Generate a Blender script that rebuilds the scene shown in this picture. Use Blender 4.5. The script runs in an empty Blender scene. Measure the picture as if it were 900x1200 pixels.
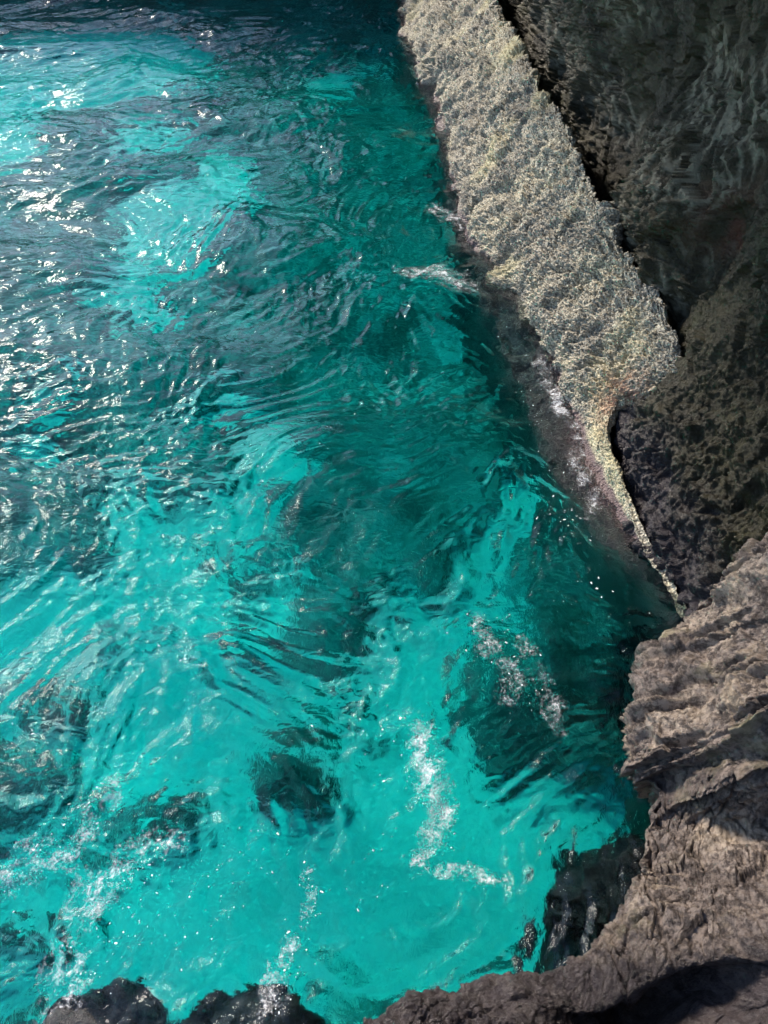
import bpy, math, random
import numpy as np

# ---------------------------------------------------------------- camera, sky, sun, exposure
S = bpy.context.scene
COL = S.collection
PITCH, CAM_Z, FPX = math.radians(48), 6.0, 867.0
cd = bpy.data.cameras.new("camera"); cam = bpy.data.objects.new("camera", cd); COL.objects.link(cam)
cam.location = (0, 0, CAM_Z); cam.rotation_euler = (math.pi/2 - PITCH, 0, 0)
cd.sensor_fit = 'VERTICAL'; cd.sensor_height = 36; cd.sensor_width = 27; cd.lens = 26.0
cd.clip_start = 0.05; cd.clip_end = 2000
S.camera = cam

SUN_EL, SUN_AZ = math.radians(33), math.radians(-38.5)      # azimuth from +Y, negative = towards -X
sun_dir = np.array([math.cos(SUN_EL)*math.sin(SUN_AZ), math.cos(SUN_EL)*math.cos(SUN_AZ), math.sin(SUN_EL)])
W = bpy.data.worlds.new("World"); S.world = W; W.use_nodes = True
wn = W.node_tree.nodes; wn.clear()
sky = wn.new('ShaderNodeTexSky'); sky.sky_type = 'NISHITA'; sky.sun_disc = False
sky.sun_elevation = SUN_EL; sky.sun_rotation = SUN_AZ; sky.air_density = 1.0; sky.dust_density = 0.3; sky.ozone_density = 1.0
bg = wn.new('ShaderNodeBackground'); bg.inputs['Strength'].default_value = 0.15
wo = wn.new('ShaderNodeOutputWorld')
W.node_tree.links.new(sky.outputs[0], bg.inputs[0]); W.node_tree.links.new(bg.outputs[0], wo.inputs[0])
sl = bpy.data.lights.new("sun", 'SUN'); sl.energy = 3.4; sl.angle = math.radians(12.0); sl.color = (1.0, .88, .74)
so = bpy.data.objects.new("sun", sl); COL.objects.link(so)
from mathutils import Vector
so.rotation_euler = Vector(-sun_dir).to_track_quat('-Z', 'Y').to_euler(); so.location = (-20, 25, 25)
S.view_settings.view_transform = 'Standard'; S.view_settings.look = 'None'
S.view_settings.exposure = 1.1; S.view_settings.gamma = 1.0; S.view_settings.use_curve_mapping = False
cy = S.cycles
cy.use_denoising = True; cy.max_bounces = 10; cy.transmission_bounces = 8; cy.glossy_bounces = 4; cy.diffuse_bounces = 4
cy.caustics_refractive = True; cy.caustics_reflective = True; cy.blur_glossy = 0.3
cy.sample_clamp_indirect = 4.0; cy.sample_clamp_direct = 12.0
try: cy.denoising_input_passes = 'RGB_ALBEDO_NORMAL'
except Exception: pass

# ---------------------------------------------------------------- helpers
def ray(u, v):
    a, b = (u-450)/FPX, (600-v)/FPX
    return np.array([a, math.cos(PITCH)+b*math.sin(PITCH), -math.sin(PITCH)+b*math.cos(PITCH)])
def at(u, v, z):                      # point at height z seen at a place of the photograph
    q = ray(u, v); t = (z-CAM_Z)/q[2]; return np.array([t*q[0], t*q[1], z])
def bed(u, v, dep):                   # the same, under water: the ray bends at the surface
    q = ray(u, v); s = at(u, v, 0); n = math.hypot(q[0], q[1]); si = n/np.linalg.norm(q)/1.33
    h = dep*si/math.sqrt(1-si*si); return np.array([s[0]+q[0]/n*h, s[1]+q[1]/n*h, -dep])

RNG = np.random.RandomState(7)
PERM = RNG.permutation(256); PERM = np.concatenate([PERM, PERM, PERM])
G3 = RNG.normal(size=(256, 3)); G3 /= np.linalg.norm(G3, axis=1)[:, None]
R3 = RNG.rand(256, 3)
def noise(p):                         # gradient noise, about -1..1
    p = np.asarray(p, float); i = np.floor(p).astype(np.int64); f = p-i
    w = f*f*f*(f*(f*6-15)+10); i &= 255; out = 0
    for dx in (0, 1):
        for dy in (0, 1):
            for dz in (0, 1):
                h = PERM[PERM[PERM[(i[:, 0]+dx) & 255]+((i[:, 1]+dy) & 255)]+((i[:, 2]+dz) & 255)]
                g = G3[h]
                d = g[:, 0]*(f[:, 0]-dx)+g[:, 1]*(f[:, 1]-dy)+g[:, 2]*(f[:, 2]-dz)
                ww = (w[:, 0] if dx else 1-w[:, 0])*(w[:, 1] if dy else 1-w[:, 1])*(w[:, 2] if dz else 1-w[:, 2])
                out = out+ww*d
    return out*1.5
def fbm(p, o=4, gain=.5, lac=2.03):
    a, s, r = 1.0, 1.0, 0
    for k in range(o):
        r = r+a*noise(p*s+k*17.3); a *= gain; s *= lac
    return r
def ridged(p, o=4, gain=.5, lac=2.03):
    a, s, r, n = 1.0, 1.0, 0, 0
    for k in range(o):
        r = r+a*(1-np.abs(noise(p*s+k*11.7))*1.8); n += a; a *= gain; s *= lac
    return r/n
def worley(p):                        # distance to the nearest and second nearest feature point
    i = np.floor(p).astype(np.int64); f = p-i
    d1 = np.full(len(p), 9.); d2 = d1.copy()
    for dx in (-1, 0, 1):
        for dy in (-1, 0, 1):
            for dz in (-1, 0, 1):
                h = PERM[PERM[PERM[(i[:, 0]+dx) & 255]+((i[:, 1]+dy) & 255)]+((i[:, 2]+dz) & 255)]
                q = R3[h]+np.array([dx, dy, dz])-f
                d = np.sqrt((q*q).sum(1))
                d2 = np.minimum(d2, np.maximum(d1, d)); d1 = np.minimum(d1, d)
    return d1, d2
def facet(p, warp=.12):              # angular blocks: each cell is a tilted plane
    p = p+warp*np.stack([noise(p*1.7), noise(p*1.7+9), noise(p*1.7+18)], 1)
    i = np.floor(p).astype(np.int64); f = p-i
    best = np.full(len(p), 9.); val = np.zeros(len(p))
    for dx in (-1, 0, 1):
        for dy in (-1, 0, 1):
            for dz in (-1, 0, 1):
                h = PERM[PERM[PERM[(i[:, 0]+dx) & 255]+((i[:, 1]+dy) & 255)]+((i[:, 2]+dz) & 255)]
                q = R3[h]+np.array([dx, dy, dz])-f
                d = (q*q).sum(1); m = d < best
                v = (q*G3[(h*7+13) & 255]).sum(1)+(R3[(h*3+5) & 255, 0]-.5)*.6
                val = np.where(m, v, val); best = np.where(m, d, best)
    return val
def smooth(a, b, x):
    t = np.clip((x-a)/(b-a), 0, 1); return t*t*(3-2*t)

def tag(o, label=None, cat=None, group=None, kind=None):
    if label: o['label'] = label
    if cat: o['category'] = cat
    if group: o['group'] = group
    if kind: o['kind'] = kind
    return o
def mesh(name, V, F, mat, parent=None, attrs=None, smooth_shade=True):
    V = np.ascontiguousarray(V, dtype=np.float32); F = np.ascontiguousarray(F, dtype=np.int32)
    m = bpy.data.meshes.new(name); n = F.shape[1]
    m.vertices.add(len(V)); m.vertices.foreach_set('co', V.ravel())
    m.loops.add(F.size); m.loops.foreach_set('vertex_index', F.ravel())
    m.polygons.add(len(F)); m.polygons.foreach_set('loop_start', np.arange(0, F.size, n, dtype=np.int32))
    try: m.polygons.foreach_set('loop_total', np.full(len(F), n, dtype=np.int32))
    except Exception: pass
    m.update(calc_edges=True); m.validate()
    if smooth_shade: m.polygons.foreach_set('use_smooth', np.ones(len(F), dtype=bool))
    for k, a in (attrs or {}).items():
        at_ = m.attributes.new(k, 'FLOAT', 'POINT'); at_.data.foreach_set('value', np.asarray(a, dtype=np.float32))
    m.materials.append(mat)
    o = bpy.data.objects.new(name, m); COL.objects.link(o)
    if parent: o.parent = parent
    return o
def grid_faces(nu, nv, closed_u=False, flip=False):
    I = np.arange(nu*nv).reshape(nu, nv)
    J = np.roll(I, -1, 0) if closed_u else I[1:]
    A = I if closed_u else I[:-1]
    q = [A[:, :-1], J[:, :-1], J[:, 1:], A[:, 1:]]
    if flip: q = q[::-1]
    return np.stack(q, -1).reshape(-1, 4)
def catmull(P, n, axis):
    P = np.moveaxis(np.asarray(P, float), axis, 0); k = len(P)
    t = np.linspace(0, k-1, n); i = np.minimum(t.astype(int), k-2); f = (t-i).reshape((-1,)+(1,)*(P.ndim-1))
    p0 = P[np.maximum(i-1, 0)]; p1 = P[i]; p2 = P[i+1]; p3 = P[np.minimum(i+2, k-1)]
    r = .5*((2*p1)+(-p0+p2)*f+(2*p0-5*p1+4*p2-p3)*f*f+(-p0+3*p1-3*p2+p3)*f**3)
    return np.moveaxis(r, 0, axis)
def even(P, n, axis):                 # loft with even spacing along the curve
    Q = catmull(P, 40*P.shape[axis], axis); M = np.moveaxis(Q, axis, 0)
    L = np.linalg.norm(np.diff(M, axis=0), axis=-1).mean(axis=tuple(range(1, M.ndim-1)))
    s = np.concatenate([[0], np.cumsum(L)]); s /= s[-1]
    x = np.interp(np.linspace(0, 1, n), s, np.arange(len(s))); i = np.minimum(x.astype(int), len(s)-2); f = (x-i).reshape((-1,)+(1,)*(M.ndim-1))
    return np.moveaxis(M[i]*(1-f)+M[i+1]*f, 0, axis)
def weighted(P, shares, axis):        # shares: number of samples in each span between control points
    P = np.moveaxis(np.asarray(P, float), axis, 0); k = len(P)
    t = np.concatenate([np.linspace(i, i+1, m, endpoint=False) for i, m in enumerate(shares)]+[[k-1]])
    i = np.minimum(t.astype(int), k-2); f = (t-i).reshape((-1,)+(1,)*(P.ndim-1))
    p0 = P[np.maximum(i-1, 0)]; p1 = P[i]; p2 = P[i+1]; p3 = P[np.minimum(i+2, k-1)]
    r = .5*((2*p1)+(-p0+p2)*f+(2*p0-5*p1+4*p2-p3)*f*f+(-p0+3*p1-3*p2+p3)*f**3)
    return np.moveaxis(r, 0, axis)
def grid_normals(G):
    du = np.gradient(G, axis=0); dv = np.gradient(G, axis=1)
    n = np.cross(du, dv); return n/np.maximum(np.linalg.norm(n, axis=-1, keepdims=True), 1e-9)

# ---------------------------------------------------------------- materials
class NT:
    def __init__(s, name):
        s.m = bpy.data.materials.new(name); s.m.use_nodes = True; s.t = s.m.node_tree; s.t.nodes.clear()
        s.out = s.n('ShaderNodeOutputMaterial'); s.tc = s.n('ShaderNodeTexCoord')
    def n(s, k, **kw):
        x = s.t.nodes.new(k)
        for a, b in kw.items(): setattr(x, a, b)
        return x
    def l(s, a, b): s.t.links.new(a, b)
    def noise(s, scale, detail=5, rough=.55, vec=None, dist=0):
        x = s.n('ShaderNodeTexNoise'); x.inputs['Scale'].default_value = scale; x.inputs['Detail'].default_value = detail
        x.inputs['Roughness'].default_value = rough; x.inputs['Distortion'].default_value = dist
        s.l(vec if vec else s.tc.outputs['Object'], x.inputs['Vector']); return x.outputs['Fac']
    def vor(s, scale, feature='F1', vec=None):
        x = s.n('ShaderNodeTexVoronoi', feature=feature); x.inputs['Scale'].default_value = scale
        s.l(vec if vec else s.tc.outputs['Object'], x.inputs['Vector']); return x.outputs['Distance']
    def map(s, sc=(1, 1, 1), rot=(0, 0, 0)):
        x = s.n('ShaderNodeMapping'); x.inputs['Scale'].default_value = sc; x.inputs['Rotation'].default_value = rot
        s.l(s.tc.outputs['Object'], x.inputs['Vector']); return x.outputs[0]
    def ramp(s, fac, *stops):
        x = s.n('ShaderNodeValToRGB'); e = x.color_ramp.elements
        while len(e) < len(stops): e.new(.5)
        for k, (p, c) in enumerate(stops): e[k].position = p; e[k].color = (c, c, c, 1) if isinstance(c, (int, float)) else (*c, 1)
        s.l(fac, x.inputs[0]); return x.outputs[0]
    def mix(s, fac, a, b, mode='MIX'):
        x = s.n('ShaderNodeMix', data_type='RGBA', blend_type=mode)
        for v, i in ((fac, 0), (a, 6), (b, 7)):
            if isinstance(v, (int, float)): x.inputs[i].default_value = v if i == 0 else (v, v, v, 1)
            elif isinstance(v, tuple): x.inputs[i].default_value = (*v, 1)
            else: s.l(v, x.inputs[i])
        return x.outputs[2]
    def math(s, op, a, b=0.0):
        x = s.n('ShaderNodeMath', operation=op)
        for k, v in ((0, a), (1, b)):
            if isinstance(v, (int, float)): x.inputs[k].default_value = v
            else: s.l(v, x.inputs[k])
        return x.outputs[0]
    def attr(s, name): x = s.n('ShaderNodeAttribute', attribute_name=name); return x.outputs['Fac']
    def bump(s, h, dist, strength=1.0, prev=None):
        x = s.n('ShaderNodeBump'); x.inputs['Distance'].default_value = dist; x.inputs['Strength'].default_value = strength
        s.l(h, x.inputs['Height'])
        if prev: s.l(prev, x.inputs['Normal'])
        return x.outputs[0]
    def bsdf(s, col, rough, nrm=None, spec=.5):
        x = s.n('ShaderNodeBsdfPrincipled')
        for v, k in ((col, 'Base Color'), (rough, 'Roughness')):
            if isinstance(v, (int, float)): x.inputs[k].default_value = v
            elif isinstance(v, tuple): x.inputs[k].default_value = (*v, 1)
            else: s.l(v, x.inputs[k])
        x.inputs['Specular IOR Level'].default_value = spec
        if nrm: s.l(nrm, x.inputs['Normal'])
        return x
    def done(s, sh): s.l(sh, s.out.inputs['Surface']); return s.m

def mat_pitted():
    t = NT('pitted_limestone')
    c = t.ramp(t.noise(1.1, 6, .6), (.3, (.42, .39, .34)), (.5, (.64, .59, .47)), (.68, (.72, .66, .48)))
    c = t.mix(t.ramp(t.noise(21, 6, .78), (.38, 0.), (.52, 1.)), t.mix(1.0, c, (.36, .34, .33), 'MULTIPLY'), c)
    c = t.mix(t.ramp(t.noise(1.7, 5, .65, t.map((1.4, .6, 1.4))), (.50, 0.), (.66, .7)), c, (.17, .165, .155))   # grey crust
    c = t.mix(t.ramp(t.noise(48, 3, .6), (.42, .85), (.53, 0.)), c, (.075, .075, .06))   # dark specks, painted shade of pits too small to model
    c = t.mix(t.ramp(t.noise(.55, 3), (.55, 0.), (.68, .5)), c, (.50, .46, .26))          # lichen
    c = t.mix(t.math('MULTIPLY', t.attr('rust'), t.ramp(t.noise(6, 4), (.35, 0.), (.6, .8))), c, (.40, .20, .13))
    wet = t.attr('wet')
    c = t.mix(wet, c, t.mix(t.noise(5, 4), (.06, .042, .045), (.17, .115, .115)))
    b = t.bump(t.noise(60, 4, .7), .012); b = t.bump(t.vor(38), .02, .8, b)
    r = t.ramp(wet, (0., .9), (1., .3))
    return t.done(t.bsdf(c, r, b, .4).outputs[0])
def mat_cave(name, a, b_, c_, wetness):
    t = NT(name)
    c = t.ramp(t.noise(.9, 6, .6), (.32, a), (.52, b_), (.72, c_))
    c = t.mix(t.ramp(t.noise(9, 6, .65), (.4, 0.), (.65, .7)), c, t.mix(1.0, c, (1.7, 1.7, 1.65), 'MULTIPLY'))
    c = t.mix(t.ramp(t.noise(.7, 2, vec=t.map((1, 1, 1.6), (.3, .5, 1))), (.60, 0.), (.7, .75)), c, (.035, .042, .012))
    c = t.mix(t.math('MULTIPLY', t.attr('rust'), .85), c, (.12, .035, .02))
    c = t.mix(t.attr('pale'), c, (.30, .285, .21))  # crinkle crests coloured pale, as if light caught them
    foot = t.attr('wet')
    c = t.mix(foot, c, t.mix(t.noise(4, 4), (.012, .010, .013), (.036, .030, .038)))
    b = t.bump(t.noise(9, 5, .65, t.map((1, .6, 1.3), (.7, 0, 0)), .2), .05); b = t.bump(t.noise(50, 4, .7), .02, 1., b)
    r = t.ramp(foot, (0., wetness), (1., .26))
    return t.done(t.bsdf(c, r, b, .4).outputs[0])
def mat_ledge():
    t = NT('weathered_ledge_rock')
    c = t.ramp(t.noise(1.8, 6, .62), (.3, (.14, .112, .105)), (.5, (.31, .252, .22)), (.7, (.54, .44, .35)))
    c = t.mix(t.ramp(t.noise(22, 5, .7), (.43, 0.), (.56, 1.)), t.mix(1.0, c, (.24, .23, .24), 'MULTIPLY'), c)
    ban = t.noise(1.0, 6, .6, t.map((2.0, 2.0, 9.0), (.5, -.35, 0)))
    c = t.mix(t.ramp(ban, (.54, 0.), (.68, .5)), c, (.54, .43, .31))
    c = t.mix(t.ramp(t.noise(2.6, 4), (.60, 0.), (.72, .4)), c, (.46, .42, .22))
    c = t.mix(t.attr('wet'), c, t.mix(t.noise(9, 5), (.018, .015, .017), (.10, .082, .088)))
    b = t.bump(t.noise(30, 6, .75), .035); b = t.bump(t.noise(110, 4, .7), .01, 1., b)
    r = t.ramp(t.attr('wet'), (0., .38), (1., .18))
    return t.done(t.bsdf(c, r, b, .45).outputs[0])
def mat_subrock():
    t = NT('submerged_rock')
    c = t.ramp(t.noise(2.0, 6, .6), (.32, (.07, .085, .08)), (.55, (.16, .18, .165)), (.72, (.34, .36, .32)))
    return t.done(t.bsdf(c, .9, t.bump(t.noise(14, 5), .03)).outputs[0])
def mat_wetrock():
    t = NT('wet_black_rock')
    c = t.ramp(t.noise(6, 6, .65), (.35, (.008, .008, .009)), (.6, (.028, .025, .026)), (.8, (.10, .085, .085)))
    b = t.bump(t.noise(18, 5, .7), .03); b = t.bump(t.noise(80, 3, .7), .008, .8, b)
    return t.done(t.bsdf(c, .22, b, .5).outputs[0])
def mat_bed():
    t = NT('sand_reef_shade')
    sand = t.mix(t.noise(2.5, 5), (.66, .66, .58), (.90, .89, .80))
    sand = t.mix(t.ramp(t.noise(4.5, 5, .7, None, 1.0), (.47, 0.), (.66, .75)), sand, (.45, .48, .44))
    sand = t.mix(t.ramp(t.noise(1.1, 4, .6, None, .6), (.54, 0.), (.68, .6)), sand, (.40, .44, .41))
    reef = t.ramp(t.noise(1.3, 6, .65), (.33, (.06, .07, .065)), (.5, (.15, .17, .16)), (.66, (.36, .39, .36)))
    f = t.math('ADD', t.attr('reef'), t.math('MULTIPLY', t.math('SUBTRACT', t.noise(2.2, 6, .68), .5), 1.5))
    c = t.mix(t.ramp(f, (.44, 0.), (.56, 1.)), sand, reef)
    return t.done(t.bsdf(c, .95, t.bump(t.noise(5, 5), .05), .1).outputs[0])
def mat_water():
    t = NT('clear_turquoise_water')
    p = t.n('ShaderNodeBsdfPrincipled'); p.inputs['Base Color'].default_value = (1, 1, 1, 1)
    p.inputs['Roughness'].default_value = .008; p.inputs['IOR'].default_value = 1.333; p.inputs['Transmission Weight'].default_value = 1
    b = t.bump(t.noise(4.5, 1, .5, t.map((1, 1.6, 1), (0, 0, .5)), 1.5), .05, .28)
    b = t.bump(t.math('MULTIPLY', t.attr('chop'), t.noise(15, 3, .55, t.map((1.5, .8, 1), (0, 0, .2)), 2.0)), .013, .38, b)
    t.l(b, p.inputs['Normal'])
    v = t.n('ShaderNodeVolumeAbsorption'); v.inputs['Color'].default_value = (0, .962, .958, 1); v.inputs['Density'].default_value = .66
    t.l(v.outputs[0], t.out.inputs['Volume'])
    return t.done(p.outputs[0])
def mat_foam():
    t = NT('sea_foam')
    d = t.bsdf((.82, .83, .86), .6, t.bump(t.noise(60, 3), .01), .3)
    tr = t.n('ShaderNodeBsdfTransparent'); mx = t.n('ShaderNodeMixShader')
    lace = t.ramp(t.vor(26, 'DISTANCE_TO_EDGE', None), (.0, 1.), (.15, 0.))
    n = t.math('MULTIPLY', t.math('SUBTRACT', t.noise(7, 4, .6, None, .8), .5), 2.0)
    n = t.math('ADD', n, t.math('MULTIPLY', t.math('SUBTRACT', t.noise(34, 5, .7, None, .4), .5), 1.7))
    n = t.math('ADD', n, t.math('MULTIPLY', lace, .22))
    f = t.math('ADD', t.attr('foam'), n)
    t.l(t.ramp(f, (.18, 0.), (.5, .25), (.95, .88)), mx.inputs[0]); t.l(tr.outputs[0], mx.inputs[1]); t.l(d.outputs[0], mx.inputs[2])
    return t.done(mx.outputs[0])
M_PIT, M_LEDGE, M_SUB, M_WETR, M_BED, M_WATER, M_FOAM = mat_pitted(), mat_ledge(), mat_subrock(), mat_wetrock(), mat_bed(), mat_water(), mat_foam()
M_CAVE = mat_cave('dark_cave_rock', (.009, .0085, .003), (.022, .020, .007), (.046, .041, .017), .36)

# ---------------------------------------------------------------- water surface heights
def wave(x, y):
    x = np.asarray(x, float); y = np.asarray(y, float); z0 = np.zeros_like(x)
    w1 = fbm(np.stack([x*.35, y*.35, z0+3.1], 1), 2); w2 = fbm(np.stack([x*.35, y*.35, z0+8.7], 1), 2)
    X, Y = x+.9*w1, y+.9*w2
    h = .06*np.sin(1.5*(.55*X+.84*Y)+1.0)+.04*np.sin(2.3*(-.3*X+.95*Y)+.4)
    c, s = math.cos(.55), math.sin(.55); a, b = c*X+s*Y, -s*X+c*Y
    q = np.stack([a*.72, b*1.05, z0+1.7], 1)
    h += .085*(ridged(q, 4, .48)-.6)
    q = np.stack([X*2.6+.3*b, Y*3.2, z0+5.5], 1)
    gust = smooth(-.35, .5, fbm(np.stack([x*.5, y*.5, z0+21.], 1), 3))
    h += .040*(.5+.5*gust)*(ridged(np.stack([a*1.9+.4*w2, b*2.5, z0+33.], 1), 2, .5)-.55)
    h += (.55+.45*smooth(9, 4, np.hypot(x, y)))*(.020+.022*gust)*(ridged(q, 3, .42)-.6)+(.005+.006*gust)*fbm(np.stack([X*7, Y*8, z0+9.], 1), 2)
    fade = np.exp(-np.maximum(0, np.hypot(x, y)-60)/60)
    return h*fade

def axis(lo, d_lo, d_hi, hi, step, grow, maxstep_near, reach_lo, reach_hi):
    a = list(np.arange(d_lo, d_hi, step)); st = step; p = a[-1]
    while p < reach_hi:
        st = min(st*grow, maxstep_near) if p < hi else st*1.25
        p += st; a.append(p)
    st = step; p = d_lo; b = []
    while p > reach_lo:
        st = min(st*grow, maxstep_near) if p > lo else st*1.25
        p -= st; b.append(p)
    return np.array(b[::-1]+a)
xs = axis(-12.5, -3.4, 3.0, 6, .019, 1.02, .06, -500, 500)
ys = axis(-1.0, .4, 6.0, 27, .019, 1.008, .06, -500, 600)
GX, GY = np.meshgrid(xs, ys, indexing='ij')
wv = np.stack([GX.ravel(), GY.ravel(), wave(GX.ravel(), GY.ravel())], 1)
chop = .12+.88*smooth(9, 3.5, np.hypot(wv[:, 0]*.7, wv[:, 1]))
water = mesh('sea_water', wv, grid_faces(len(xs), len(ys)), M_WATER, attrs={'chop': chop})
tag(water, 'clear turquoise sea water rippling between the rocks', kind='structure')

# ---------------------------------------------------------------- seabed: white sand and dark reef, also painted for sun and shade patches
DEP = 3.2
def ell(u, v, ru, rv, ang=0, dep=DEP):
    c = bed(u, v, dep)[:2]; a = math.radians(ang); e = []
    for du, dv in ((ru*math.cos(a), -ru*math.sin(a)), (rv*math.sin(a), rv*math.cos(a))):
        e.append((bed(u+du, v+dv, dep)[:2]-bed(u-du, v-dv, dep)[:2])/2)
    return c, np.linalg.inv(np.array(e).T)
def blob(P, e):
    q = (P-e[0])@e[1].T; return np.sqrt((q*q).sum(1))
SAND = [(200, 255, 85, 55, 20), (150, 355, 48, 48, 30), (90, 70, 170, 45, 5), (0, 130, 60, 60, 0), (200, 640, 170, 80, -20), (130, 720, 260, 90, 10), (620, 600, 50, 75, 15),
        (545, 690, 90, 55, 40), (490, 790, 70, 80, 0), (330, 1060, 520, 170, 8), (560, 930, 180, 90, -20), (690, 950, 90, 60, 0),
        (200, 860, 260, 80, 0), (480, 880, 120, 100, 0), (20, 520, 60, 25, 10), (300, 560, 70, 35, 20), (400, 85, 60, 14, 10), (250, 220, 40, 50, 30), (180, 150, 60, 18, 15), (60, 450, 50, 22, 25), (230, 480, 50, 30, 20)]
DARK = [(350, 890, 40, 62, -40), (50, 838, 50, 24, 5), (30, 915, 40, 28, 20), (190, 955, 40, 24, 20), (35, 1088, 50, 22, 20), (430, 690, 70, 40, 30), (110, 650, 60, 14, 15), (270, 640, 70, 12, -20), (150, 770, 70, 12, 10), (330, 770, 70, 22, -12), (60, 615, 90, 40, 10)]
bx = axis(-16, -5, 4, 8, .07, 1.03, .2, -500, 500); by = axis(-3, 0, 10, 34, .07, 1.02, .2, -500, 600)
BX, BY = np.meshgrid(bx, by, indexing='ij'); P2 = np.stack([BX.ravel(), BY.ravel()], 1); P3 = np.stack([P2[:, 0], P2[:, 1], 0*P2[:, 0]], 1)
wob = P2+np.stack([fbm(P3*.8+5, 5, .6), fbm(P3*.8+31, 5, .6)], 1)*.62
reef = np.ones(len(P2))
for e in SAND: reef = np.minimum(reef, smooth(.8, 1.1, blob(wob, ell(*e))))
for e in DARK: reef = np.maximum(reef, .75*(1-smooth(.6, 1.05, blob(wob, ell(*e)))))
bz = -DEP-.3*smooth(8, 25, P2[:, 1])+reef*(.25+.25*fbm(P3*.8, 4))+.05*fbm(P3*2.0+9, 3)
bz = np.where(np.hypot(P2[:, 0], P2[:, 1]) > 90, -DEP-2, bz)
seabed = mesh('seabed', np.stack([P2[:, 0], P2[:, 1], bz], 1), grid_faces(len(bx), len(by)), M_BED, attrs={'reef': reef})
tag(seabed, 'white sand seabed with dark reef and painted shade patches under the water', kind='structure')

# ---------------------------------------------------------------- pitted bright rock ridge
Bp = [at(l, v, 0) for v, l in [(-60, 462), (0, 468), (50, 476), (100, 503), (130, 512), (220, 532), (290, 556), (350, 590), (400, 622), (437, 648), (460, 660), (475, 668), (510, 680), (550, 700), (603, 727), (647, 750), (670, 770), (722, 798)]]
Ap = [(2.2, 22.5, 1.9), (2.35, 18.17, 1.70), (2.44, 15.58, 1.65), (2.51, 13.42, 1.63), (2.63, 12.23, 1.66), (2.80, 10.05, 1.46), (2.95, 8.78, 1.27), (3.19, 7.68, 1.22), (3.26, 6.88, 1.18),
      (3.16, 6.53, 1.02), (2.93, 6.57, .72), (2.70, 6.68, .44), (2.57, 6.33, .31), (2.59, 5.80, .26), (2.65, 5.18, .20), (2.71, 4.72, .15), (2.80, 4.46, .12), (2.88, 4.0, .05)]
shelf = [.1, .1, .1, .1, .1, .12, .18, .25, .42, .48, .48, .46, .45, .42, .35, .22, .15, .08]
rows = []
for B, A, sh in zip(Bp, Ap, shelf):
    B = np.array(B); A = np.array(A); w = A-B
    out = np.array([-1, -.25, 0]); out /= np.linalg.norm(out)
    low = min(1.0, A[2]/.5)
    rows.append([B+out*(sh-.35)+[0, 0, -3.8], B+out*(sh-.15)+[0, 0, -1.4], B+out*sh+[0, 0, -.45], B+out*sh*.45+[0, 0, -.22*max(low, .5)], B+[0, 0, 0.0],
                 B+w*.33+[-.03*low, 0, .08*low], B+w*.68+[-.03*low, 0, .06*low], A, A+[.10*low+.03, .05, -.12*low-.03], A+[.06, .25, -.45*low-.1], A+[.12, .4, -1.0*low-.5], A+[.2, .5, -4.0]])
rows = np.array(rows)
SH = [int(k*1.3) for k in (60, 50, 50, 30, 90, 70, 60, 50, 37, 23, 15, 35, 40, 53, 44, 23, 52)]; G = weighted(weighted(rows, SH, 0), [4, 6, 14, 18, 80, 80, 70, 22, 12, 5, 4], 1); NU, NV = G.shape[:2]
N = grid_normals(G); sh = G.shape; p = G.reshape(-1, 3); n = N.reshape(-1, 3)
if n[:, 2].mean() < 0: n = -n; FL = True
else: FL = False
pw = p+.05*np.stack([noise(p*6), noise(p*6+40), noise(p*6+80)], 1)
dr = np.array([-.12, .98, -.05]); al = (p@dr)[:, None]*dr                       # pits drawn out a little along the ridge
pa = pw+.07*np.stack([noise(p*3+5), noise(p*3+25), noise(p*3+45)], 1)-.35*al
d1, d2 = worley(pa*10.5); e1, e2 = worley(pa*22.0+7); e3, e4 = worley(pw*40.+13)
dry = smooth(-.05, .12, p[:, 2]); thin = np.repeat(np.clip(weighted(np.array([[a[2]] for a in Ap]), SH, 0)[:, 0]/.8, .22, 1), NV)
big = smooth(-.15, .45, noise(p*2.3)); mid = smooth(-.4, .4, noise(p*3.7+50))
pit = -.11*big*np.exp(-(d1/.36)**2)-.085*(.3+.7*mid)*np.exp(-(e1/.38)**2)-.045*np.exp(-(e3/.36)**2)+.055*ridged(pa*12, 4, .62)-.035+.018*noise(p*40)
k1, k2 = worley(p*np.array([1.1, .7, 1.1])+.35*np.stack([noise(p*2), noise(p*2+9), noise(p*2+18)], 1))
crack = -.10*np.exp(-((k2-k1)/.05)**2)*smooth(-.2, .3, noise(p*1.1+70))
disp = thin*(.18*fbm(p*.9, 4)+.08*ridged(p*2.1, 3)+crack+.06*facet(p*2.0)+.03*facet(p*6))-.06+pit*(.25+.75*dry)*np.clip(thin*1.2, 0, 1)
p = p+n*disp[:, None]
lumpB = np.exp(-((p-np.array(at(486, 75, .3)))**2).sum(1)/.25)
p = p+np.array([-.25, -.1, .12])*lumpB[:, None]
rust = np.exp(-((p-np.array([2.75, 6.75, .5]))**2).sum(1)/.12)
wet = 1-smooth(-.03, .02+.05*thin, p[:, 2]+.05*noise(p*5)*thin)
ridge = mesh('rock_ridge', p, grid_faces(sh[0], sh[1], flip=not FL), M_PIT, attrs={'rust': rust, 'wet': wet})
tag(ridge, 'pale honeycomb pitted limestone ridge slanting down into the water', 'rock ridge')

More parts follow.
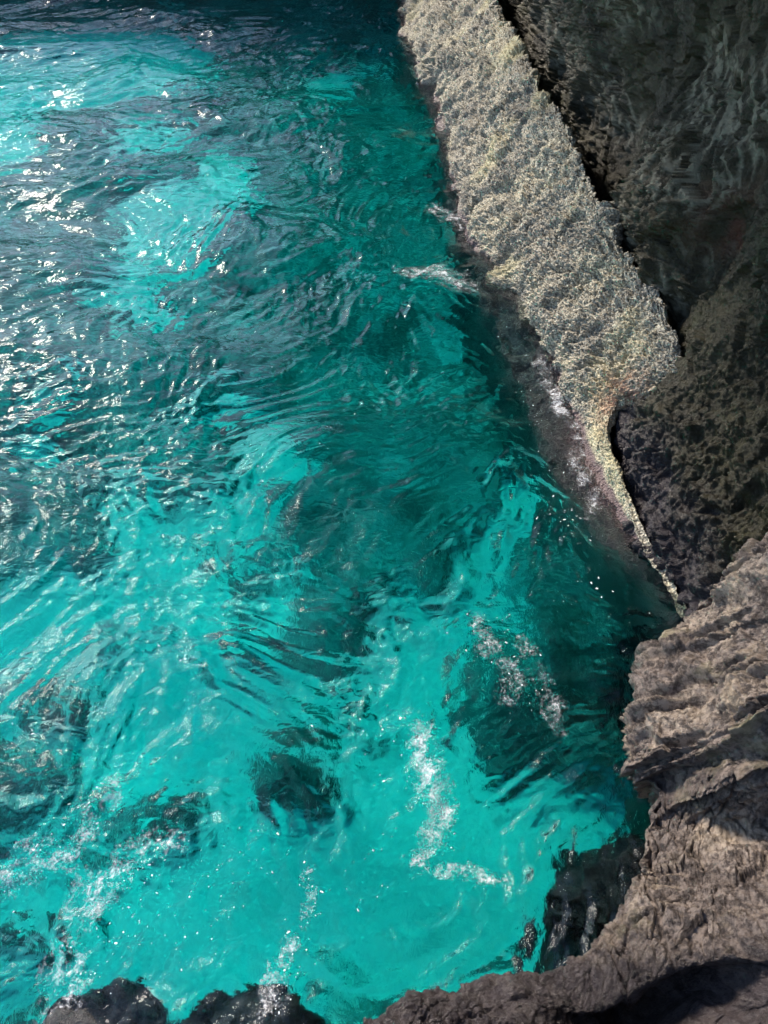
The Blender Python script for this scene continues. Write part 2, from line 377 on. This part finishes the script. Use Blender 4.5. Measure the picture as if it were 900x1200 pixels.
# ---------------------------------------------------------------- dark cave wall with added shade roof, slab and bulge
foot = [(2.95, 2.4), (2.95, 3.4), (2.92, 4.2), (2.79, 5.2), (2.74, 6.2), (3.05, 7.2), (3.25, 8.6), (3.25, 10.4), (3.1, 13), (3.0, 17), (3.0, 22), (3.0, 30)]
rows = []
for k, (x, y) in enumerate(foot):
    near = 1-min(1, max(0, (y-5)/3.5))
    rows.append([(x-.1, y, -4.5), (x-.05, y, -1), (x, y, 0), (x+.14+.18*near, y+.05, .6), (x+.3+.45*near, y+.1, 1.3), (x+.45+.6*near, y, 2.2), (x+.5+.5*near, y, 3.2), (x+.5+.3*near, y, 4.4), (x+.3, y, 5.6)])
G = weighted(weighted(np.array(rows, float), [10, 30, 80, 90, 95, 100, 90, 80, 90, 60, 10], 0), [4, 8, 50, 56, 60, 56, 40, 16], 1)
N = grid_normals(G); sh = G.shape; p = G.reshape(-1, 3); n = N.reshape(-1, 3)
FL = n[int(sh[0]*.5)*sh[1]+int(sh[1]*.5), 0] > 0
if FL: n = -n
def crinkle(p, ang=.6, f=1.0):
    c, s = math.cos(ang), math.sin(ang)
    q = np.stack([p[:, 0], c*p[:, 1]+s*p[:, 2], -s*p[:, 1]+c*p[:, 2]], 1)
    w = q+.12*np.stack([noise(q*2.1), noise(q*2.1+9), noise(q*2.1+19)], 1)
    return ridged(w*np.array([2.2, .9, 4.6])*f, 4, .55)
y_, z_ = p[:, 1], p[:, 2]; wob1 = .25*fbm(p*1.1+6, 3)
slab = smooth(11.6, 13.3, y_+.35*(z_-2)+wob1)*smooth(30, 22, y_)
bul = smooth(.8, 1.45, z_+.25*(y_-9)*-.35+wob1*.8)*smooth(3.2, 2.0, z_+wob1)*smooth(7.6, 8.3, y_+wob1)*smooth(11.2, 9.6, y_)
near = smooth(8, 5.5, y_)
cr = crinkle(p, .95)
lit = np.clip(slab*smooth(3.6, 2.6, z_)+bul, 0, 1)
disp = .30*fbm(p*.5+3, 3)*(1-.6*near)+.42*slab+.38*bul+(.05+.20*lit)*cr**2+.05*ridged(p*4, 3)*(.3+near)+.02*ridged(p*11, 3)+.010*noise(p*28)
disp += near*.10*fbm(p*2.2, 4)
k1, k2 = worley(p*np.array([2.6, 1.7, 2.6])+.5*np.stack([noise(p*2), noise(p*2+9), noise(p*2+18)], 1))
disp += -.09*np.exp(-((k2-k1)/.07)**2)*smooth(-.3, .3, noise(p*1.3+20))+.07*(k1-.4)
cr2 = crinkle(p+3, .75, 2.6); disp += (.04+.05*near+.05*lit)*cr2**2
disp += .14*facet(p*.8+5)*(1-.5*near)+.10*facet(p*1.9)+.025*facet(p*5)
p = p+n*(disp-.20+.14*near)[:, None]
rust = np.exp(-(((p-np.array([4.3, 7.9, 2.1]))/np.array([.8, .5, .35]))**2).sum(1))*smooth(-.3, .3, noise(p*3))
wetf = 1-smooth(.25, .95, p[:, 2]+.25*noise(p*2))
wall = mesh('cave_wall', p, grid_faces(sh[0], sh[1], flip=not FL), M_CAVE, attrs={'rust': rust, 'wet': wetf, 'pale': np.clip(smooth(7.3, 8.0, y_)*smooth(3.9, 3.2, z_)*smooth(.58, .80, crinkle(p, .95, 1.5))*smooth(-.1, .4, noise(p*np.array([.9, .6, .9])+4)+.5*bul+.3*slab)*.65, 0, 1)})  # pale: light on the crinkles, put into the colour
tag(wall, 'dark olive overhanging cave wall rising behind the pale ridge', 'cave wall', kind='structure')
rows = []
for x, y in [(4.2, -9), (3.6, -5), (3.2, -1)]+foot:  # unseen roof, its edge placed to shade the wall but not the ridge
    op = 1-min(1, max(0, (y-1)/8))                 # towards the camera the roof draws back so sun reaches the ledge
    e = x-5.2+3.6*op; h = 3.0*op
    rows.append([(x+.9, y, -2 if y < 2 else 5.2), (x+.3+.4*op, y, 5.5), (x-.3, y, 5.9+h*.5), (x-1.6+.9*op, y, 6.3+h*.8), (e+1.2, y, 6.7+h), (e, y+.3, 7.1+h), (e-.3, y+.4, 8.0+h), (x-3.0, y, 12.5), (x+2, y, 15)])
G = even(even(np.array(rows, float), 160, 0), 110, 1); N = grid_normals(G); sh = G.shape; p = G.reshape(-1, 3); n = N.reshape(-1, 3)
p = p+n*(.5*fbm(p*.4+3, 4)+.2*ridged(p*1.1, 3))[:, None]
zz = np.zeros(len(p))
roof = mesh('shade_roof', p, grid_faces(sh[0], sh[1]), M_CAVE, attrs={'rust': zz, 'wet': zz, 'pale': zz})
tag(roof, 'unseen rock roof over the water, shaped to shade the cave wall', 'cave roof', kind='structure')
def lobe(name, c, r, mat, parent, amp, ang, nu=260, nv=200, seed=0, rot=0., dis=None, wetz=None):
    th = np.linspace(0, 2*np.pi, nu, endpoint=False); ph = np.linspace(.02, np.pi-.02, nv)
    T, PH = np.meshgrid(th, ph, indexing='ij')
    d = np.stack([np.sin(PH)*np.cos(T), np.sin(PH)*np.sin(T), np.cos(PH)], -1).reshape(-1, 3)
    q = np.sign(d)*np.abs(d)**.95*np.array(r); cr, sr = math.cos(rot), math.sin(rot)
    q = np.stack([cr*q[:, 0]-sr*q[:, 1], sr*q[:, 0]+cr*q[:, 1], q[:, 2]], 1)
    p = q+np.array(c); s = seed*7.7
    k = amp*(1.0*fbm(p*(.9/max(r))*1.5+s, 4))
    p = p+d*(k if dis is None else k+dis(p))[:, None]
    a = {'rust': np.zeros(len(p)), 'wet': np.zeros(len(p)) if wetz is None else 1-smooth(wetz, wetz+.3, p[:, 2])}
    return mesh(name, p, grid_faces(nu, nv, closed_u=True, flip=True), mat, parent, a)

# far cliff across the cave
rows = []
for x, y, hgt in [(-60, 60, 4), (-30, 42, 4.0), (-18, 32, 5), (-12, 30.4, 4), (-8, 30.6, 5), (-4, 31, 7), (0, 31.5, 9), (4, 31, 12), (10, 26, 15)]:
    rows.append([(x, y-.6, -5), (x, y-.2, -1), (x, y, 0), (x, y+.3, hgt*.2), (x, y-.1, hgt*.5), (x, y+.2, hgt*.85), (x, y+1, hgt), (x, y+4, hgt*1.1), (x, y+12, hgt)])
G = even(even(np.array(rows, float), 300, 0), 100, 1); N = grid_normals(G); sh = G.shape; p = G.reshape(-1, 3); n = N.reshape(-1, 3)
FL = n[sh[1]*150+40, 1] > 0
if FL: n = -n
p = p+n*(.5*fbm(p*.5, 4)+.25*ridged(p*1.2, 3)-.3)[:, None]
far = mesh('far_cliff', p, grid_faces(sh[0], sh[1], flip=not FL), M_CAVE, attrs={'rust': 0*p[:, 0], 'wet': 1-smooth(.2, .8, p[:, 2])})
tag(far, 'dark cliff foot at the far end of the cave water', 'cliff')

# ---------------------------------------------------------------- near ledge
R = [[(960, 550, 2.6), (1000, 590, 2.9), (1060, 640, 3.2), (1150, 700, 3.6)], [(900, 622, 2.5), (940, 670, 2.8), (1000, 710, 3.1), (1100, 760, 3.5)],
     [(850, 672, 2.2), (890, 715, 2.55), (970, 750, 2.95), (1100, 800, 3.4)], [(800, 727, 1.9), (850, 765, 2.3), (940, 790, 2.8), (1100, 840, 3.3)],
     [(742, 830, 1.9), (800, 850, 2.2), (900, 850, 2.6), (1080, 880, 3.1)], [(727, 885, 1.9), (790, 895, 2.15), (880, 905, 2.45), (1060, 930, 2.9)],
     [(750, 950, 1.9), (800, 962, 2.02), (880, 970, 2.15), (1050, 980, 2.5)], [(728, 1045, 2.1), (790, 1045, 2.25), (880, 1040, 2.35), (1050, 1040, 2.6)],
     [(695, 1095, 2.2), (760, 1105, 2.35), (860, 1105, 2.5), (1050, 1120, 2.8)], [(610, 1132, 2.3), (680, 1155, 2.45), (780, 1180, 2.4), (920, 1290, 2.4)],
     [(500, 1165, 2.4), (540, 1200, 2.5), (600, 1240, 2.6), (640, 1330, 2.7)], [(430, 1192, 2.4), (460, 1225, 2.6), (500, 1270, 2.7), (520, 1350, 2.8)],
     [(340, 1235, 2.4), (360, 1260, 2.6), (380, 1300, 2.7), (390, 1370, 2.8)]]
rows = []
for r in R:
    T = [at(*q) for q in r]; inn = T[1]-T[0]; inn[2] = 0; inn /= np.linalg.norm(inn)
    u, v, z = r[0]; d = ray(u, v)
    f1 = T[0]+d*.22+inn*.12; f2 = T[0]+d*.9+inn*.3; f3 = at(u, v, -.2)+inn*.45; f4 = f3+[0, 0, -3.5]
    far_in = T[3]+(T[3]-T[2])*1.2; far_in[2] = T[3][2]+.3
    rows.append([f4, f3, f2, f1, T[0], T[1], T[2], T[3], far_in])
G = weighted(weighted(np.array(rows), [20, 45, 45, 60, 50, 50, 60, 50, 60, 60, 40, 40], 0), [6, 10, 10, 24, 150, 150, 90, 12], 1); N = grid_normals(G); sh = G.shape; p = G.reshape(-1, 3); n = N.reshape(-1, 3)
FL = n[int(sh[0]*.5)*sh[1]+int(sh[1]*.75), 2] < 0
if FL: n = -n
# tilted strata: ledges running up to the right
d1v = at(890, 815, 2.6)-at(755, 880, 2.05); d1v /= np.linalg.norm(d1v)
d2v = at(820, 905, 2.25)-at(820, 790, 2.5); d2v -= d1v*(d2v@d1v); d2v /= np.linalg.norm(d2v)
st = p@d2v+.07*fbm(p*1.1+2, 3)+.010*noise(p*9)+.035*np.sin(p@d2v*21+2*noise(p*1.2))
ph = st*8.5; saw = ph-np.floor(ph); strata = smooth(0, .85, saw)-smooth(.85, 1.0, saw)
ph2 = st*24+.8*noise(p*2); saw2 = ph2-np.floor(ph2); strata2 = smooth(0, .75, saw2)-smooth(.75, 1, saw2)
mask = smooth(1.30, 1.55, p[:, 1]+.08*noise(p*3))
pq = p+.05*np.stack([noise(p*7), noise(p*7+9), noise(p*7+18)], 1)
k1, k2 = worley(pq*np.array([5, 7, 7])); c1, c2 = worley(pq*17.)
crack = -.035*np.exp(-((k2-k1)/.05)**2)*smooth(-.2, .3, noise(p*2.5))-.014*np.exp(-((c2-c1)/.08)**2)*smooth(-.3, .3, noise(p*4))
fine = .026*ridged(p*6, 4, .5)+.010*ridged(p*17+3, 3, .5)+.006*noise(p*38)+.004*noise(p*85)
disp = .08*fbm(p*1.9+4, 5)+fine+crack+.040*facet(p*4.0)+.014*facet(p*10)+.006*facet(p*24)+mask*(.095*strata*smooth(-.75, .55, noise(p*2.1)+.4*noise(p*5))+.016*strata2*smooth(-.5, .2, noise(p*2.2)))
g1 = at(775, 1165, 2.4); g = np.exp(-(((p-g1)/np.array([.30, .12, .5]))**2).sum(1))    # hollow in the ledge
disp = disp-.30*g
crease = np.exp(-((p[:, 1]-(1.50+.10*np.sin(p[:, 0]*5)))/.07)**2)*.10
p = p+n*(disp-.06-crease)[:, None]
wet_shade = np.maximum(smooth(.86, .62, p[:, 1]+.12*noise(p*4))*.9, 1-smooth(.2, 1.2, p[:, 2])); wet_shade = np.maximum(wet_shade, .8*smooth(.35, .8, g+.3*noise(p*6)))  # wet edge and foot, plus the hollow's shade put into the colour
wet_shade = np.maximum(wet_shade, .55*np.exp(-((p[:, 1]-1.56)/.10)**2)*smooth(-.3, .3, noise(p*5)))
ledge = mesh('rock_ledge', p, grid_faces(sh[0], sh[1], flip=not FL), M_LEDGE, attrs={'wet': wet_shade})
tag(ledge, 'brown layered rock ledge with rough top in the foreground above the water', 'rock ledge')

# ---------------------------------------------------------------- rocks at and under the surface
def boulder(name, label, cat, c, r, mat, seed, group=None, amp=.6, rot=0., nu=110, nv=70):
    o = lobe(name, c, r, mat, None, amp*min(r), .5, nu, nv, seed, rot, lambda p: .10*min(r)*ridged(p*(2.2/max(r))+seed, 4)+.12*min(r)*facet(p*(1.9/max(r))+seed)+.12*min(r)*facet(p*(4.2/max(r))+seed)+.05*min(r)*facet(p*(11/max(r))+seed)+.03*min(r)*noise(p*9))
    return tag(o, label, cat, group)
c = at(200, 1185, 0); boulder('wet_rock', 'black wet rock awash under swirling water beside the foam', 'rock', (c[0]-.0, c[1]-.33, -.52), (1.0, .42, .42), M_WETR, 8, nu=220, nv=130)
c = bed(690, 1060, .6); boulder('submerged_rock', 'black submerged rock against the foot of the brown ledge', 'rock', (c[0]+.30, c[1]-.08, -1.25), (.56, .72, .95), M_WETR, 4, rot=-.5, nu=200, nv=130)
def sub(u, v, ru, rv, h, seed, label):
    a = bed(u-ru, v, DEP-h*.5); b = bed(u+ru, v, DEP-h*.5); e = bed(u, v-rv, DEP-h*.5); f = bed(u, v+rv, DEP-h*.5); c = (a+b+e+f)/4
    return boulder('sunken_boulder', label, 'boulder', (c[0], c[1], -DEP), (abs(b-a)[0]*.5, abs(e-f)[1]*.5, h), M_SUB, seed, 'boulders on the seabed', .7)
sub(345, 900, 40, 50, .4, 11, 'large dark oval boulder lying alone on bright sand')
sub(60, 838, 38, 18, .35, 12, 'dark sunken boulder amid white streaks, the one away from the foam veil')
sub(20, 925, 36, 22, .35, 13, 'dark sunken boulder just above the pale foam streak')
sub(190, 955, 36, 24, .35, 14, 'small dim sunken boulder beside the foam veil')
sub(30, 1090, 42, 22, .35, 15, 'dark sunken boulder below the pale foam streak')
sub(640, 800, 80, 75, .9, 16, 'big dark green boulder under scattered foam by the ledge')
sub(715, 720, 60, 60, 1.0, 17, 'deep green boulder in the corner where ridge meets ledge')

# ---------------------------------------------------------------- foam
def foam(name, label, pts, width, strength=.5, step=.02, seed=0):
    """film of bubbles along a line of places, lying on the waves"""
    P = np.array([at(u, v, 0)[:2] for u, v in pts]); wd = np.array(width)*.9; strength = strength*.7
    C = catmull(np.concatenate([P, wd[:, None]], 1), 60*len(P), 0)
    lo = C[:, :2].min(0)-C[:, 2].max()*1.6; hi = C[:, :2].max(0)+C[:, 2].max()*1.6
    gx = np.arange(lo[0], hi[0], step); gy = np.arange(lo[1], hi[1], step)
    X, Y = np.meshgrid(gx, gy, indexing='ij'); x, y = X.ravel(), Y.ravel()
    m = np.full(len(x), 9.)
    wx = x+.10*fbm(np.stack([x*2, y*2, 0*x+seed], 1), 3); wy = y+.10*fbm(np.stack([x*2, y*2, 0*x+seed+20], 1), 3)
    for c in C[::3]: m = np.minimum(m, np.hypot(wx-c[0], wy-c[1])/c[2])
    f = strength*np.exp(-(m*1.1)**2)*1.05-.05
    F = grid_faces(len(gx), len(gy)); keep = (f[F].max(1) > .12*strength)
    F = F[keep]; used = np.unique(F); rm = np.full(len(x), -1); rm[used] = np.arange(len(used))
    V = np.stack([x, y, wave(x, y)+.006], 1)[used]
    o = mesh(name, V, rm[F], M_FOAM, attrs={'foam': f[used]})
    return tag(o, label, 'foam', 'foam on the water', 'stuff')
foam('foam_streak', 'white foam streak with hooked tail on bright turquoise water', [(500, 860), (505, 900), (515, 940), (505, 980), (497, 1000)], [.10, .10, .13, .12, .10], .62, seed=1)
foam('foam_streak', 'thin foam tail spreading sideways from the hooked streak', [(475, 1000), (510, 1003), (560, 1020), (590, 1025)], [.06, .09, .08, .05], .36, seed=2)
foam('foam_veil', 'pale curved veil of foam over turquoise water near the wet rock', [(210, 990), (150, 1010), (110, 1040), (90, 1080), (80, 1130), (60, 1180)], [.08, .16, .20, .18, .22, .2], .34, seed=3)
foam('foam_streak', 'long pale foam streak between two dark sunken boulders', [(-20, 1040), (30, 1015), (80, 1000), (120, 960), (130, 930)], [.2, .2, .14, .10, .08], .30, seed=4)
foam('foam_streak', 'wispy foam trail leading up from the black wet rock', [(320, 1180), (335, 1120), (355, 1060), (365, 1020)], [.10, .09, .08, .05], .32, seed=5)
foam('foam_patch', 'broken white foam patch over the big dark green boulder', [(555, 735), (580, 770), (600, 790), (590, 820)], [.10, .12, .14, .09], .36, seed=6)
foam('foam_patch', 'scattered foam trail between the dark boulder and the ledge', [(610, 760), (640, 810), (660, 850)], [.1, .1, .08], .46, seed=7)
foam('foam_patch', 'pale turquoise foam patch beside the pitted ridge', [(478, 322), (510, 325), (545, 340)], [.2, .3, .22], .56, seed=8)
foam('foam_patch', 'small foam patch touching the pitted ridge', [(515, 245), (540, 255)], [.25, .25], .5, seed=9)
foam('splash_foam', 'white splash where water meets the pitted ridge', [(652, 462), (658, 480)], [.09, .10], .75, seed=10)
foam('foam_line', 'thin foam line along the foot of the pitted ridge', [(630, 420), (665, 490), (690, 560), (690, 600)], [.12, .10, .12, .10], .42, seed=11)

# loose flecks: drifting foam, and sky glints drawn as white specks
rs = np.random.RandomState(5)
tracks = [((560, 730), (620, 830), 45, 260), ((640, 540), (690, 690), 30, 260), ((600, 560), (700, 640), 40, 160), ((480, 830), (520, 1000), 30, 240), ((430, 1050), (470, 900), 40, 140), ((330, 1190), (370, 1020), 26, 260),
          ((90, 1150), (200, 980), 50, 420), ((0, 1050), (130, 930), 45, 300), ((200, 1090), (330, 980), 60, 260), ((300, 540), (330, 620), 20, 80), ((290, 370), (390, 520), 22, 140), ((380, 380), (480, 520), 40, 120),
          ((600, 400), (660, 560), 25, 260), ((480, 310), (560, 350), 30, 200), ((400, 330), (500, 300), 30, 120), ((150, 800), (260, 720), 60, 180), ((380, 820), (450, 860), 50, 90), ((640, 700), (780, 740), 40, 120), ((0, 820), (60, 900), 30, 120)]
V, F = [], []
for (u0, v0), (u1, v1), sp, cnt in tracks:
    for _ in range(int(cnt*.2)):
        t_ = rs.rand(); q = at(u0+(u1-u0)*t_+rs.normal()*sp*.4, v0+(v1-v0)*t_+rs.normal()*sp*.4, 0)
        r = .0025+.006*rs.rand()**4; k = len(V); a0 = rs.rand()*6.28; el = 1+1.5*rs.rand()**2
        ca, sa = math.cos(a0), math.sin(a0); ring = []
        for m in range(6):
            g = m/6*6.283; rr = r*(.6+.7*rs.rand()); ex, ey = rr*el*math.cos(g), rr*math.sin(g); ring.append((q[0]+ca*ex-sa*ey, q[1]+sa*ex+ca*ey))
        V += [(x, y, 0.) for x, y in ring]+[(q[0], q[1], .35*r)]
        F += [(k+m, k+(m+1) % 6, k+6) for m in range(6)]
V = np.array(V); V[:, 2] += wave(V[:, 0], V[:, 1])+.004
def mat_fleck():
    t = NT('foam_glint_flecks'); return t.done(t.bsdf((.8, .82, .85), .5).outputs[0])
o = mesh('foam_glint_flecks', V, np.array(F), mat_fleck()); tag(o, 'loose white flecks of foam and painted sky glints over the turquoise water', 'foam', kind='stuff')
